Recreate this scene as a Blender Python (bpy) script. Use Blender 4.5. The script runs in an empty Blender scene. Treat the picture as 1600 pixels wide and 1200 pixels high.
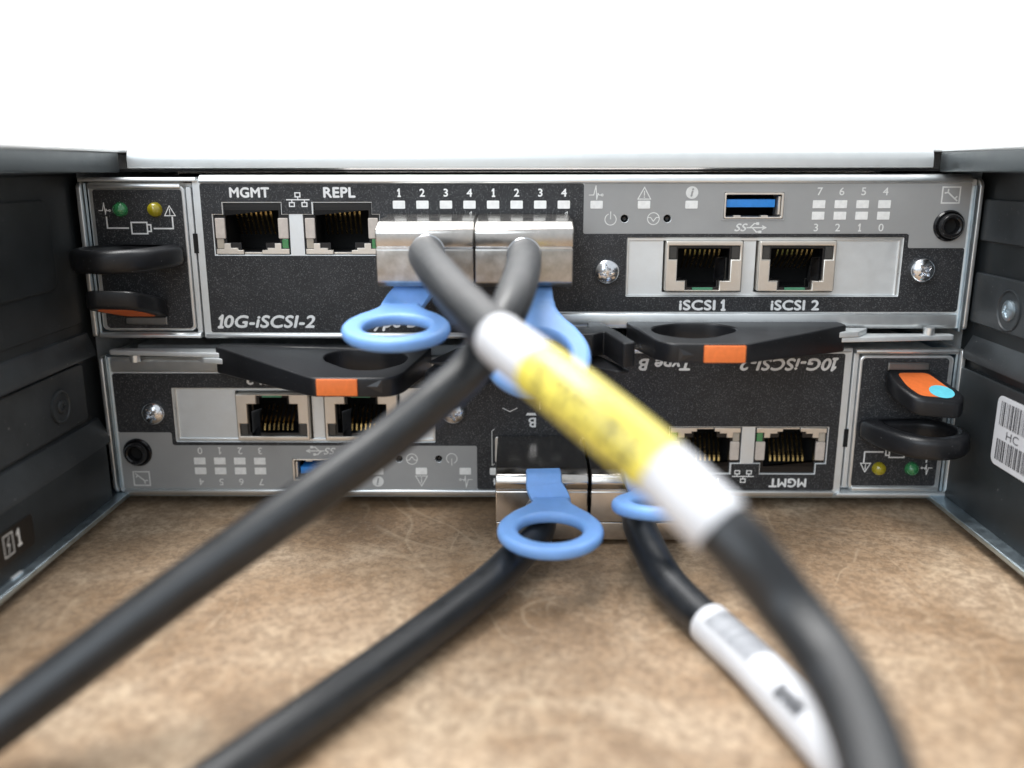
import bpy, bmesh, math, random
from mathutils import Vector, Matrix
random.seed(7)
MM = 0.001                      # everything below is written in millimetres
scene = bpy.context.scene
COL = scene.collection
R = math.radians

# ------------------------------------------------------------------ camera
cam_d = bpy.data.cameras.new("camera")
cam = bpy.data.objects.new("camera", cam_d)
COL.objects.link(cam)
cam_d.sensor_width = 36.0
cam_d.lens = 30.6
cam_d.clip_start = 0.002
cam_d.clip_end = 20.0
cam.location = (0, -189.64*MM, 18.1*MM)
cam.rotation_euler = (R(90-13.879), R(0.048), R(0.584))
cam_d.dof.use_dof = True
cam_d.dof.focus_distance = 186*MM
cam_d.dof.aperture_fstop = 30.6/4.0
cam_d.dof.aperture_blades = 0
scene.camera = cam

# ------------------------------------------------------------------ light
world = bpy.data.worlds.new("World")
scene.world = world
world.use_nodes = True
bg = world.node_tree.nodes["Background"]
bg.inputs[0].default_value = (0.90, 0.95, 1.0, 1)
bg.inputs[1].default_value = 0.80

def area(name, loc, target, size, power, col=(1, 1, 1)):
    d = bpy.data.lights.new(name, 'AREA')
    d.shape = 'RECTANGLE'; d.size = size[0]; d.size_y = size[1]
    d.energy = power; d.color = col
    o = bpy.data.objects.new(name, d); COL.objects.link(o)
    o.location = loc
    o.rotation_euler = (Vector(target)-Vector(loc)).to_track_quat('-Z', 'Y').to_euler()
    return o
area("ceiling_light", (-0.22, 0.04, 0.95), (0, -0.05, 0), (0.8, 0.45), 13, (1.0, 0.985, 0.96))
area("front_fill_light", (-0.55, -1.05, 0.62), (0, 0, -0.02), (1.1, 0.8), 8.5, (0.80, 0.90, 1.0))  # soft fill added on the viewer's side to brighten the front faces
area("added_wall_wash", (0.0, 0.35, 0.9), (0, 0.9, 0.35), (1.4, 0.5), 16, (1, 1, 1))  # unseen lamp added to wash the wall out to white
scene.view_settings.view_transform = 'Standard'
scene.view_settings.look = 'None'
scene.view_settings.exposure = 0.0
scene.view_settings.gamma = 1.0
scene.view_settings.use_curve_mapping = False

# ------------------------------------------------------------------ materials
class MB:
    def __init__(s, name):
        s.m = bpy.data.materials.new(name); s.m.use_nodes = True
        s.nt = s.m.node_tree; s.b = s.nt.nodes["Principled BSDF"]
        s.tc = s.nt.nodes.new('ShaderNodeTexCoord')
    def set(s, **k):
        for a, v in k.items():
            s.b.inputs[a.replace('_', ' ')].default_value = v
        return s
    def noise(s, scale, detail=4, rough=.6, vec=None, dist=0):
        n = s.nt.nodes.new('ShaderNodeTexNoise')
        n.inputs['Scale'].default_value = scale; n.inputs['Detail'].default_value = detail
        n.inputs['Roughness'].default_value = rough; n.inputs['Distortion'].default_value = dist
        s.nt.links.new(vec or s.tc.outputs['Object'], n.inputs['Vector'])
        return n.outputs['Fac']
    def ramp(s, fac, stops):
        r = s.nt.nodes.new('ShaderNodeValToRGB'); e = r.color_ramp.elements
        while len(e) < len(stops): e.new(0.5)
        for i, (p, c) in enumerate(stops):
            e[i].position = p
            e[i].color = (c, c, c, 1) if isinstance(c, (int, float)) else tuple(c)+(1,)
        s.nt.links.new(fac, r.inputs[0]); return r.outputs[0]
    def mix(s, fac, a, b, mode='MIX'):
        m = s.nt.nodes.new('ShaderNodeMix'); m.data_type = 'RGBA'; m.blend_type = mode
        for sock, v in ((m.inputs[0], fac), (m.inputs[6], a), (m.inputs[7], b)):
            if isinstance(v, (int, float)): sock.default_value = v
            elif isinstance(v, tuple): sock.default_value = v+(1,) if len(v) == 3 else v
            else: s.nt.links.new(v, sock)
        return m.outputs[2]
    def link(s, out, name): s.nt.links.new(out, s.b.inputs[name]); return s
    def bump(s, fac, strength, dist):
        b = s.nt.nodes.new('ShaderNodeBump'); b.inputs['Strength'].default_value = strength
        b.inputs['Distance'].default_value = dist
        s.nt.links.new(fac, b.inputs['Height']); s.nt.links.new(b.outputs[0], s.b.inputs['Normal'])
        return s
    def mapping(s, scale=(1, 1, 1), rot=(0, 0, 0)):
        m = s.nt.nodes.new('ShaderNodeMapping'); m.inputs['Scale'].default_value = scale
        m.inputs['Rotation'].default_value = rot
        s.nt.links.new(s.tc.outputs['Object'], m.inputs['Vector']); return m.outputs[0]

def metal(name, col, rough, var=0.1, fine=2500, bump=.08, metallic=1.0):
    b = MB(name).set(Metallic=metallic, Roughness=rough)
    n = b.noise(420, 5, .65); f = b.noise(fine, 3, .6)
    c1 = tuple(x*(1-var) for x in col); c2 = tuple(min(1, x*(1+var*.6)) for x in col)
    m1 = b.ramp(n, [(.3, c1), (.7, c2)])
    m2 = b.mix(b.ramp(f, [(.35, .0), (.75, .35)]), m1, c1)
    b.link(m2, 'Base Color')
    b.link(b.ramp(n, [(.25, rough*.8), (.75, min(1, rough*1.25))]), 'Roughness')
    b.bump(f, bump, .00002)
    return b.m
def powder(name, col, rough, speck=.25, bump=.35, thresh=.71, scale=5200, dust=.0, var=.3):
    b = MB(name).set(Roughness=rough)
    f = b.noise(scale, 2, .5); big = b.noise(90, 4, .6); g = b.noise(2600, 3, .6)
    c1 = tuple(x*(1-var) for x in col); c2 = tuple(x*(1+var) for x in col)
    base = b.ramp(big, [(.3, c1), (.7, c2)])
    base = b.mix(b.ramp(f, [(thresh, 0.0), (thresh+.05, 1.0)]), base, (speck, speck, speck*1.02))
    if dust:
        d = b.noise(1300, 5, .8)
        base = b.mix(b.ramp(d, [(.66, 0.0), (.78, dust)]), base, (.3, .3, .3))
    b.link(base, 'Base Color').bump(g, bump, .00006)
    b.set(**{'Specular_IOR_Level': .4})
    return b.m
def plain(name, col, rough=.5, metallic=0.0, var=.08, bump=.0, scale=900, **k):
    b = MB(name).set(Roughness=rough, Metallic=metallic)
    n = b.noise(scale, 4, .6)
    b.link(b.ramp(n, [(.3, tuple(x*(1-var) for x in col)), (.7, tuple(min(1, x*(1+var)) for x in col))]), 'Base Color')
    if bump: b.bump(n, bump, .0001)
    b.set(**k)
    return b.m

M = {}
M['zinc'] = metal('zinc_plated_steel', (.82, .845, .85), .48, .04, bump=.03, metallic=.62)
M['zinc_rim'] = metal('rolled_steel_edge', (.82, .84, .84), .33, .04, bump=.015, metallic=.85)
M['zinc_blue'] = metal('blued_zinc_plate', (.58, .69, .76), .40, .16, bump=.06)
M['nickel'] = metal('tinned_port_shell', (.76, .71, .64), .36, .05, bump=.02, metallic=.8)
M['plug'] = metal('die_cast_plug_metal', (.58, .55, .515), .20, .10, fine=1300, bump=.4)
M['plug_rough'] = metal('tumbled_plug_metal', (.50, .48, .45), .34, .25, fine=1500, bump=.9)
M['lid'] = metal('lid_sheet', (.72, .745, .745), .42, .03, bump=.01, metallic=.45)
M['hinge'] = metal('shaded_hinge_steel', (.26, .26, .255), .4, .08, bump=.02)  # silvery steel darkened: the hinge's self-shadow is put into the colour
M['screw'] = metal('screw_metal', (.82, .84, .87), .2, .12, fine=1500, bump=.25)
M['gold'] = metal('gold_contact', (.85, .58, .22), .25, .05)
M['label_black'] = powder('black_label_film', (.024, .025, .0275), .52, .125, thresh=.60, scale=4600)
M['label_grey'] = powder('grey_label_film', (.345, .345, .34), .55, .36, bump=.06, thresh=.76, var=.05)
M['black'] = powder('black_moulded_plastic', (.012, .0125, .0145), .36, .22, bump=.3, thresh=.73, scale=2600, dust=.30)
M['black_gloss'] = plain('black_port_plastic', (.006, .006, .007), .3)
M['jack_black'] = plain('black_socket_plastic', (.012, .012, .013), .22)
M['slate'] = plain('slate_grey_plastic', (.05, .055, .062), .4)
M['wall_black'] = powder('black_painted_bay_wall', (.017, .020, .022), .42, .14, bump=.12, thresh=.74, scale=1600, dust=.08)
M['wall_grey'] = powder('dull_grey_bay_moulding', (.036, .041, .045), .42, .2, bump=.35, thresh=.72, scale=1500, dust=.18)
M['band'] = metal('dark_satin_band', (.115, .132, .14), .45, .12)
M['ink'] = plain('white_print', (.84, .84, .83), .6)
M['ink_grey'] = plain('pale_grey_print', (.74, .74, .72), .6)
M['led_white'] = plain('milky_light_window', (.86, .86, .84), .35)
M['led_green'] = plain('green_lens', (.10, .55, .20), .06, **{'Transmission_Weight': .55, 'Coat_Weight': 1.0})
M['led_yellow'] = plain('yellow_lens', (.80, .66, .03), .06, **{'Transmission_Weight': .55, 'Coat_Weight': 1.0})
M['led_clear'] = plain('clear_lens', (.45, .40, .33), .12)
M['led_dark'] = plain('smoked_lens', (.05, .05, .048), .15)
M['beige'] = plain('beige_light_pipe', (.62, .55, .49), .35)
M['pcb'] = plain('green_board', (.08, .28, .16), .4)
M['usb_blue'] = plain('blue_usb_tongue', (.03, .27, .78), .35)
M['orange'] = plain('orange_plastic', (.85, .20, .045), .38)
M['orange_print'] = plain('orange_sticker', (.78, .17, .035), .45)
M['cyan'] = plain('cyan_dot_sticker', (.14, .62, .74), .4)
M['tab_blue'] = plain('periwinkle_blue_plastic', (.20, .40, .80), .42, var=.05, bump=.05, scale=500, **{'Subsurface_Weight': .08, 'Subsurface_Scale': .002})
M['paper'] = plain('white_label_paper', (.62, .63, .66), .38, var=.06, scale=160)
M['paper_yellow'] = plain('yellow_label_paper', (.76, .65, .11), .28, var=.08, scale=200, **{'Coat_Weight': .3})
M['print_dark'] = plain('black_print', (.04, .04, .045), .5)
M['print_mid'] = plain('grey_print', (.10, .11, .13), .5)
M['print_soft'] = plain('faded_black_print', (.20, .17, .06), .5)
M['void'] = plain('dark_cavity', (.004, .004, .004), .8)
M['arrow'] = plain('embossed_dark', (.02, .02, .022), .3)

def cable_mat():
    b = MB('black_cable_jacket').set(Roughness=.36)
    n = b.noise(260, 5, .65); f = b.noise(1500, 3, .6)
    base = b.ramp(n, [(.3, (.005, .006, .007)), (.72, (.011, .0125, .015))])
    sc = b.noise(120, 6, .75, dist=1.2)
    base = b.mix(b.ramp(sc, [(.62, 0.0), (.72, .35)]), base, (.13, .16, .20))
    b.link(base, 'Base Color').bump(f, .25, .00008)
    b.link(b.ramp(n, [(.3, .34), (.7, .46)]), 'Roughness')
    b.set(**{'Specular_IOR_Level': .62, 'Sheen_Weight': .04, 'Sheen_Tint': (.75, .85, 1, 1)})
    return b.m
M['cable'] = cable_mat()

def table_mat():
    b = MB('brown_fibre_board').set(Roughness=.55)
    v = b.mapping((1, 1, 1), (0, 0, .5))
    big = b.noise(11, 5, .62, v, .8); mid = b.noise(34, 6, .60, v, .8); fine = b.noise(620, 6, .78, v)
    grit = b.noise(1100, 5, .75, v); blot = b.noise(30, 6, .7, v, 1.2); fib = b.noise(430, 6, .72, v, .8)
    base = b.ramp(mid, [(.34, (.26, .165, .092)), (.46, (.375, .255, .155)), (.56, (.47, .345, .23)), (.68, (.56, .435, .31))])
    base = b.mix(b.ramp(big, [(.40, 0.0), (.60, .50)]), base, (.27, .168, .092))
    base = b.mix(b.ramp(blot, [(.52, 0.0), (.68, .35)]), base, (.58, .45, .31))
    base = b.mix(b.ramp(fib, [(.40, .34), (.54, 0.0)]), base, (.20, .125, .068))
    base = b.mix(b.ramp(fine, [(.44, .52), (.55, 0.0)]), base, (.145, .094, .055))
    base = b.mix(b.ramp(grit, [(.55, 0.0), (.66, .32)]), base, (.56, .45, .33))
    # pale hairline scuffs in loops and long sweeps
    for sc, dist, w, seed, stretch in ((13, .6, .0045, 3.1, (1, 1, 1)), (21, .9, .0050, 8.7, (1, .35, 1)), (17, .4, .0040, 5.2, (.3, 1, 1)), (34, 1.0, .006, 12.4, (1, .6, 1))):
        mv = b.mapping(stretch, (0, 0, seed))
        s_ = b.noise(sc, 2, .45, mv, dist)
        for lv in (.46, .54):
            m1 = b.ramp(s_, [(lv-w, 0.0), (lv, .42), (lv+w, 0.0)])
            gate = b.ramp(b.noise(30+seed+lv*40, 4, .6), [(.50, 0.0), (.60, .85)])
            base = b.mix(b.mix(1.0, m1, gate, 'MULTIPLY'), base, (.66, .52, .36))
    wv = b.mapping((14, 90, 1), (0, 0, -.25))
    w = b.ramp(b.noise(1.7, 5, .65, wv, .5), [(.735, 0.0), (.76, .6)])
    base = b.mix(w, base, (.66, .64, .62))
    b.link(base, 'Base Color')
    b.bump(fine, .45, .0002)
    b.link(b.ramp(mid, [(.3, .5), (.7, .68)]), 'Roughness')
    return b.m
M['table'] = table_mat()
M['room_wall'] = plain('white_room_wall', (.86, .86, .86), .9, var=.01, scale=3)

# ------------------------------------------------------------------ frames: (a, b, c) -> world
F = Matrix(((1, 0, 0, 0), (0, 0, -1, 0), (0, 1, 0, 0), (0, 0, 0, 1)))    # faces the viewer: a=X b=Z c=-Y
T = Matrix.Identity(4)                                                   # seen from above
LW = Matrix(((0, 0, 1, 0), (1, 0, 0, 0), (0, 1, 0, 0), (0, 0, 0, 1)))    # faces +X: a=Y b=Z c=X
RW = Matrix(((0, 0, -1, 0), (-1, 0, 0, 0), (0, 1, 0, 0), (0, 0, 0, 1)))  # faces -X: a=-Y b=Z c=-X

def finish(name, me, mat, parent=None, smooth=35, kind=None):
    me.materials.clear()
    me.materials.append(M[mat] if isinstance(mat, str) else mat)
    if smooth is not None:
        for p in me.polygons: p.use_smooth = True
        try: me.set_sharp_from_angle(angle=R(smooth))
        except Exception: pass
    me.name = name
    o = bpy.data.objects.new(name, me); COL.objects.link(o)
    if parent: o.parent = parent
    if kind: o['kind'] = kind
    return o
def empty(name, label, cat, loc=(0, 0, 0), group=None):
    o = bpy.data.objects.new(name, None); COL.objects.link(o)
    o.location = Vector(loc)*MM; o.empty_display_size = .01
    o['label'] = label; o['category'] = cat
    if group: o['group'] = group
    return o
def local(me, parent):
    """vertices are written in world mm; shift them into the thing's own frame"""
    p = parent
    while p is not None and p.parent is not None: p = p.parent
    me.transform(Matrix.Scale(MM, 4))
    if p is not None: me.transform(Matrix.Translation(-Vector(p.location)))

def rrect(x0, y0, x1, y1, r=0.0, n=4):
    if x1 < x0: x0, x1 = x1, x0
    if y1 < y0: y0, y1 = y1, y0
    if r <= 0: return [(x0, y0), (x1, y0), (x1, y1), (x0, y1)]
    pts = []
    for cx, cy, a in ((x1-r, y0+r, -90), (x1-r, y1-r, 0), (x0+r, y1-r, 90), (x0+r, y0+r, 180)):
        for i in range(n+1):
            t = R(a+90*i/n); pts.append((cx+r*math.cos(t), cy+r*math.sin(t)))
    return pts
def circ(x, y, r, n=32, ry=None):
    return [(x+r*math.cos(2*math.pi*i/n), y+(ry or r)*math.sin(2*math.pi*i/n)) for i in range(n)]
def soften(pts, r, n=3):
    """round the corners of a polygon"""
    out = []; N = len(pts)
    for i in range(N):
        p = Vector(pts[i]); a = Vector(pts[i-1])-p; b = Vector(pts[(i+1) % N])-p
        rr = min(r, a.length*.45, b.length*.45)
        s = p+a.normalized()*rr; e = p+b.normalized()*rr
        for k in range(n+1):
            t = k/n
            out.append(tuple(s*(1-t)**2+p*2*t*(1-t)+e*t*t))
    return out

def shape(name, loops, frame, c0, c1, mat, parent=None, bevel=0.0, smooth=35, post=None, kind=None):
    """flat outline with holes, pushed from depth c0 to c1 along the frame's outward axis"""
    cu = bpy.data.curves.new(name, 'CURVE'); cu.dimensions = '2D'; cu.fill_mode = 'BOTH'
    t = abs(c1-c0)/2
    bevel = min(bevel, t*.98)
    cu.extrude = max(0, t-bevel); cu.bevel_depth = bevel; cu.bevel_resolution = 2
    cu.offset = -bevel
    for lp in loops:
        s = cu.splines.new('POLY'); s.points.add(len(lp)-1)
        for i, (x, y) in enumerate(lp): s.points[i].co = (x, y, 0, 1)
        s.use_cyclic_u = True
    o = bpy.data.objects.new('tmp', cu); COL.objects.link(o)
    me = bpy.data.meshes.new_from_object(o)
    bpy.data.objects.remove(o); bpy.data.curves.remove(cu)
    me.transform(Matrix.Translation((0, 0, (c0+c1)/2)))
    me.transform(frame)
    if post: me.transform(post)
    local(me, parent)
    return finish(name, me, mat, parent, smooth, kind)

ONE = [(.30, 0), (1.0, 0), (1.0, .13), (.78, .13), (.78, 1.0), (.56, 1.0), (.26, .80), (.26, .64), (.53, .76), (.53, .13), (.30, .13)]
def text(name, s, x0, x1, z0, z1, frame, c, mat, parent, bold=.0, shear=0.0, gap=.72):
    """flat printed lettering fitted to a box; bold thickens the strokes by that many mm; the numeral 1 has a foot"""
    lead = s.startswith('1'); tail = s.endswith(' 1')
    core = s[1:] if lead else (s[:-2] if tail else s)
    h = z1-z0; ow = h*.56
    bm = bmesh.new()
    def add_mesh(vs, fs, dx, dy, k):
        vv = [bm.verts.new((x+dx+shear*(y-z0)*(1 if shear2 else 0), y+dy, c+k)) for x, y in vs]
        for f in fs:
            try: bm.faces.new([vv[i] for i in f])
            except ValueError: pass
    offs = [(0, 0)] if bold <= 0 else [(-bold, 0), (bold, 0), (0, -bold), (0, bold)]
    a0, a1 = x0, x1
    ones = []
    if s == '1': ones.append((x0+x1)/2-ow/2)
    else:
        if lead: ones.append(x0); a0 = x0+ow*1.12
        if tail: ones.append(x1-ow); a1 = x1-ow-h*.38
    shear2 = True
    for ox in ones:
        vs = [(ox+u*ow*.95, z0+v*h) for u, v in ONE]
        for q, (dx, dy) in enumerate(offs):
            add_mesh([(x, y) for x, y in vs], [(0, 1, 2, 3, 9, 10), (3, 4, 5, 8, 9), (5, 6, 7, 8)], dx, dy, q*.002)
    if core and s != '1':
        cu = bpy.data.curves.new(name, 'FONT'); cu.body = core; cu.size = 1; cu.shear = shear
        cu.fill_mode = 'FRONT'; cu.resolution_u = 4; cu.space_character = 1.04
        o = bpy.data.objects.new('tmp', cu); COL.objects.link(o)
        me = bpy.data.meshes.new_from_object(o)
        bpy.data.objects.remove(o); bpy.data.curves.remove(cu)
        xs = [v.co.x for v in me.vertices]; ys = [v.co.y for v in me.vertices]
        sx = (a1-a0-2*bold)/(max(xs)-min(xs)); sy = (z1-z0-2*bold)/(max(ys)-min(ys))
        if len(core) == 1: sx = min(sx, sy*1.05)
        mid = (a0+a1)/2-sx*(max(xs)-min(xs))/2
        vs = [((v.co.x-min(xs))*sx+mid, (v.co.y-min(ys))*sy+z0+bold) for v in me.vertices]
        fs = [tuple(p.vertices) for p in me.polygons]
        shear2 = False
        for q, (dx, dy) in enumerate(offs): add_mesh(vs, fs, dx, dy, .001+q*.002)
        bpy.data.meshes.remove(me)
    me = bpy.data.meshes.new(name); bm.to_mesh(me); bm.free()
    me.transform(frame); local(me, parent)
    return finish(name, me, mat, parent, None)

def strokes(name, segs, w, frame, c, mat, parent, thick=.03):
    """printed line art: polylines of width w, as one thin mesh"""
    bm = bmesh.new()
    for pts in segs:
        for i in range(len(pts)-1):
            a = Vector(pts[i]).to_2d(); b = Vector(pts[i+1]).to_2d()
            d = (b-a); 
            if d.length < 1e-6: continue
            d.normalize(); n = Vector((-d.y, d.x))*w/2; e = d*w/2*.9
            q = [a-e-n, b+e-n, b+e+n, a-e+n]
            k = 0.0008*(len(bm.faces) % 7)
            bm.faces.new([bm.verts.new((v.x, v.y, c+k)) for v in q])
    me = bpy.data.meshes.new(name); bm.to_mesh(me); bm.free()
    me.transform(frame); local(me, parent)
    return finish(name, me, mat, parent, None)

def mesh_obj(name, verts, faces, mat, parent=None, smooth=35, frame=None, kind=None):
    me = bpy.data.meshes.new(name); me.from_pydata([tuple(v) for v in verts], [], faces)
    if frame is not None: me.transform(frame)
    local(me, parent)
    bm = bmesh.new(); bm.from_mesh(me); bmesh.ops.recalc_face_normals(bm, faces=bm.faces); bm.to_mesh(me); bm.free()
    return finish(name, me, mat, parent, smooth, kind)

def lathe(name, prof, x, z, frame, mat, parent, n=40, c=0.0, smooth=40):
    """prof: (radius, outward) pairs, revolved about the outward axis at (x, z)"""
    V = []; Fs = []
    for r, h in prof:
        for i in range(n):
            t = 2*math.pi*i/n; V.append((x+r*math.cos(t), z+r*math.sin(t), c+h))
    for k in range(len(prof)-1):
        for i in range(n):
            j = (i+1) % n
            Fs.append((k*n+i, k*n+j, (k+1)*n+j, (k+1)*n+i))
    for k, flip in ((0, 1), (len(prof)-1, 0)):
        if prof[k][0] > 1e-4: Fs.append(tuple(k*n+i for i in range(n)))
    return mesh_obj(name, V, Fs, mat, parent, smooth, frame)

def screw(name, x, z, frame, parent, rad=2.75, h=2.0, c=0.0, mat='screw', rot=.3):
    """pan head with a raised rim and a cross recess"""
    N = 72; rings = [0, .12, .2, .26, .32, .38, .44, .5, .56, .62, .7, .8, .9, .97, 1.0]
    V = []; Fs = []
    def rec(t):  # recess reach at angle t: four long arms, four short
        a = abs(math.cos(2*(t-rot))); s = abs(math.cos(2*(t-rot)+math.pi/2))
        return .24+.36*a**7+.14*s**12
    for q in rings:
        for i in range(N):
            t = 2*math.pi*i/N
            hh = h*math.sqrt(max(0, 1-(q*.93)**2.4)) if q < 1 else 0
            d = max(0, min(1, (rec(t)-q)/.07))
            hh -= d*h*.52
            V.append((x+rad*q*math.cos(t), z+rad*q*math.sin(t), c+hh))
    for k in range(len(rings)-1):
        for i in range(N):
            j = (i+1) % N
            Fs.append((k*N+i, k*N+j, (k+1)*N+j, (k+1)*N+i))
    return mesh_obj(name, V, Fs, mat, parent, 45, frame)

def box(name, a, b, mat, parent=None, bevel=0.0, kind=None, smooth=35):
    x0, y0, z0 = [min(p, q) for p, q in zip(a, b)]; x1, y1, z1 = [max(p, q) for p, q in zip(a, b)]
    bm = bmesh.new(); bmesh.ops.create_cube(bm, size=1)
    for v in bm.verts:
        v.co = (x0+(v.co.x+.5)*(x1-x0), y0+(v.co.y+.5)*(y1-y0), z0+(v.co.z+.5)*(z1-z0))
    if bevel:
        bmesh.ops.bevel(bm, geom=list(bm.edges), offset=bevel, segments=2, profile=.6, affect='EDGES')
    me = bpy.data.meshes.new(name); bm.to_mesh(me); bm.free()
    local(me, parent)
    return finish(name, me, mat, parent, smooth, kind)

def catmull(pts, per=10):
    P = [Vector(p) for p in pts]; P = [P[0]*2-P[1]]+P+[P[-1]*2-P[-2]]; out = []
    for i in range(1, len(P)-2):
        for k in range(per):
            t = k/per; a, b, c, d = P[i-1:i+3]
            out.append(.5*((2*b)+(c-a)*t+(2*a-5*b+4*c-d)*t*t+(3*b-a-3*c+d)*t**3))
    out.append(P[-2]); return out
def frames_along(path):
    fr = []; up = Vector((0, 0, 1))
    n = None
    for i, p in enumerate(path):
        t = (path[min(i+1, len(path)-1)]-path[max(i-1, 0)]).normalized()
        if n is None: n = (up-t*up.dot(t)).normalized()
        n = (n-t*n.dot(t)).normalized()
        fr.append((p, t, n, t.cross(n)))
    return fr
def tube(name, path, rad, mat, parent, n=28, cap=True, wob=None, arc=None):
    """round tube on a path; rad number or function of 0..1; arc=(start,end) degrees for an open wrap"""
    fr = frames_along(path); V = []; Fs = []; m = len(fr)
    for i, (p, t, a, b) in enumerate(fr):
        r = rad(i/(m-1)) if callable(rad) else rad
        for k in range(n):
            th = 2*math.pi*k/n
            V.append(p+a*(r*math.cos(th))+b*(r*math.sin(th)))
    for i in range(m-1):
        for k in range(n):
            j = (k+1) % n
            Fs.append((i*n+k, i*n+j, (i+1)*n+j, (i+1)*n+k))
    if cap: Fs += [tuple(range(n)), tuple((m-1)*n+k for k in range(n))]
    return mesh_obj(name, V, Fs, mat, parent, 50)
def patch_on_tube(name, path, i0, i1, th0, th1, r, mat, parent, th=.05, nseg=5):
    """a print patch lying on a tube between two path stations and two angles"""
    fr = frames_along(path); V = []; Fs = []
    def at(u, ang):
        u = max(0, min(len(fr)-1.001, u)); i = int(u); f = u-i
        p = fr[i][0].lerp(fr[i+1][0], f); a = fr[i][2]; b = fr[i][3]
        return p+a*(r*math.cos(ang))+b*(r*math.sin(ang))
    ns = max(1, int(math.ceil((i1-i0)*1.0)))
    for s in range(ns+1):
        for k in range(nseg+1):
            V.append(at(i0+(i1-i0)*s/ns, R(th0+(th1-th0)*k/nseg)))
    for s in range(ns):
        for k in range(nseg):
            q = s*(nseg+1)+k
            Fs.append((q, q+1, q+nseg+2, q+nseg+1))
    return V, Fs
def join_patches(name, plist, mat, parent):
    V = []; Fs = []
    for v, f in plist:
        o = len(V); V += v; Fs += [tuple(i+o for i in q) for q in f]
    return mesh_obj(name, V, Fs, mat, parent, 60)

# ------------------------------------------------------------------ setting
TABLE_Z = -58.6
t_o = box('table', (-1500, -900, TABLE_Z-30), (1500, 690, TABLE_Z), 'table', None, 0, kind='structure')
w_o = box('wall', (-3000, 700, -900), (3000, 720, 2500), 'room_wall', None, 0, kind='structure')

# ------------------------------------------------------------------ chassis
ch = empty('storage_chassis', 'steel storage chassis with black side bays surrounding both controller modules', 'chassis', (0, 60, TABLE_Z))
FR = -78   # bays reach this far towards the viewer
shape('lid', [soften([(1.5, 18.3), (1.5, 20.4), (1.9, 21.6), (3.2, 22.5), (300, 22.6), (300, 21.9), (3.4, 21.8), (2.3, 20.6), (2.1, 18.3)], .5)], LW, -84.3, 87.4, 'lid', ch, .08)
box('gap_shade_sheet', (-96, 3.0, 17.6), (98.6, 300, 18.0), 'void', ch)  # black sheet added to stand for the shade in the gap under the lid
for side, x0, x1 in (('l', -110, -85.8), ('r', 88.6, 112)):
    box('top_band', (x0, FR, 17.45), (x1, 1.2, 21.55), 'band', ch, .35)
    box('band_cover', (x0, FR, 21.58), (x1 + (.25 if side == 'l' else 0), 300, 22.25), 'zinc', ch, .15)
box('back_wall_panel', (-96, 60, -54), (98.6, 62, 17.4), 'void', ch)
# the bay floor plate: two strips that run forward along the side bays and the sheet under the modules
shape('floor_plate', [[(-110, FR), (-91.2, FR), (-91.2, .8), (94.0, .8), (94.0, FR), (112, FR), (112, 250), (-110, 250)]], T, -56.1, -54.9, 'zinc_blue', ch, .18)
for fx in (-104, 106):
    for fy in (-60, 220):
        lathe('foot', [(0, 0), (5, 0), (5.5, .6), (5.5, TABLE_Z*-1-56.15), (0, TABLE_Z*-1-56.15)], fx, fy, T, 'black', ch, 24, TABLE_Z)

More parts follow.
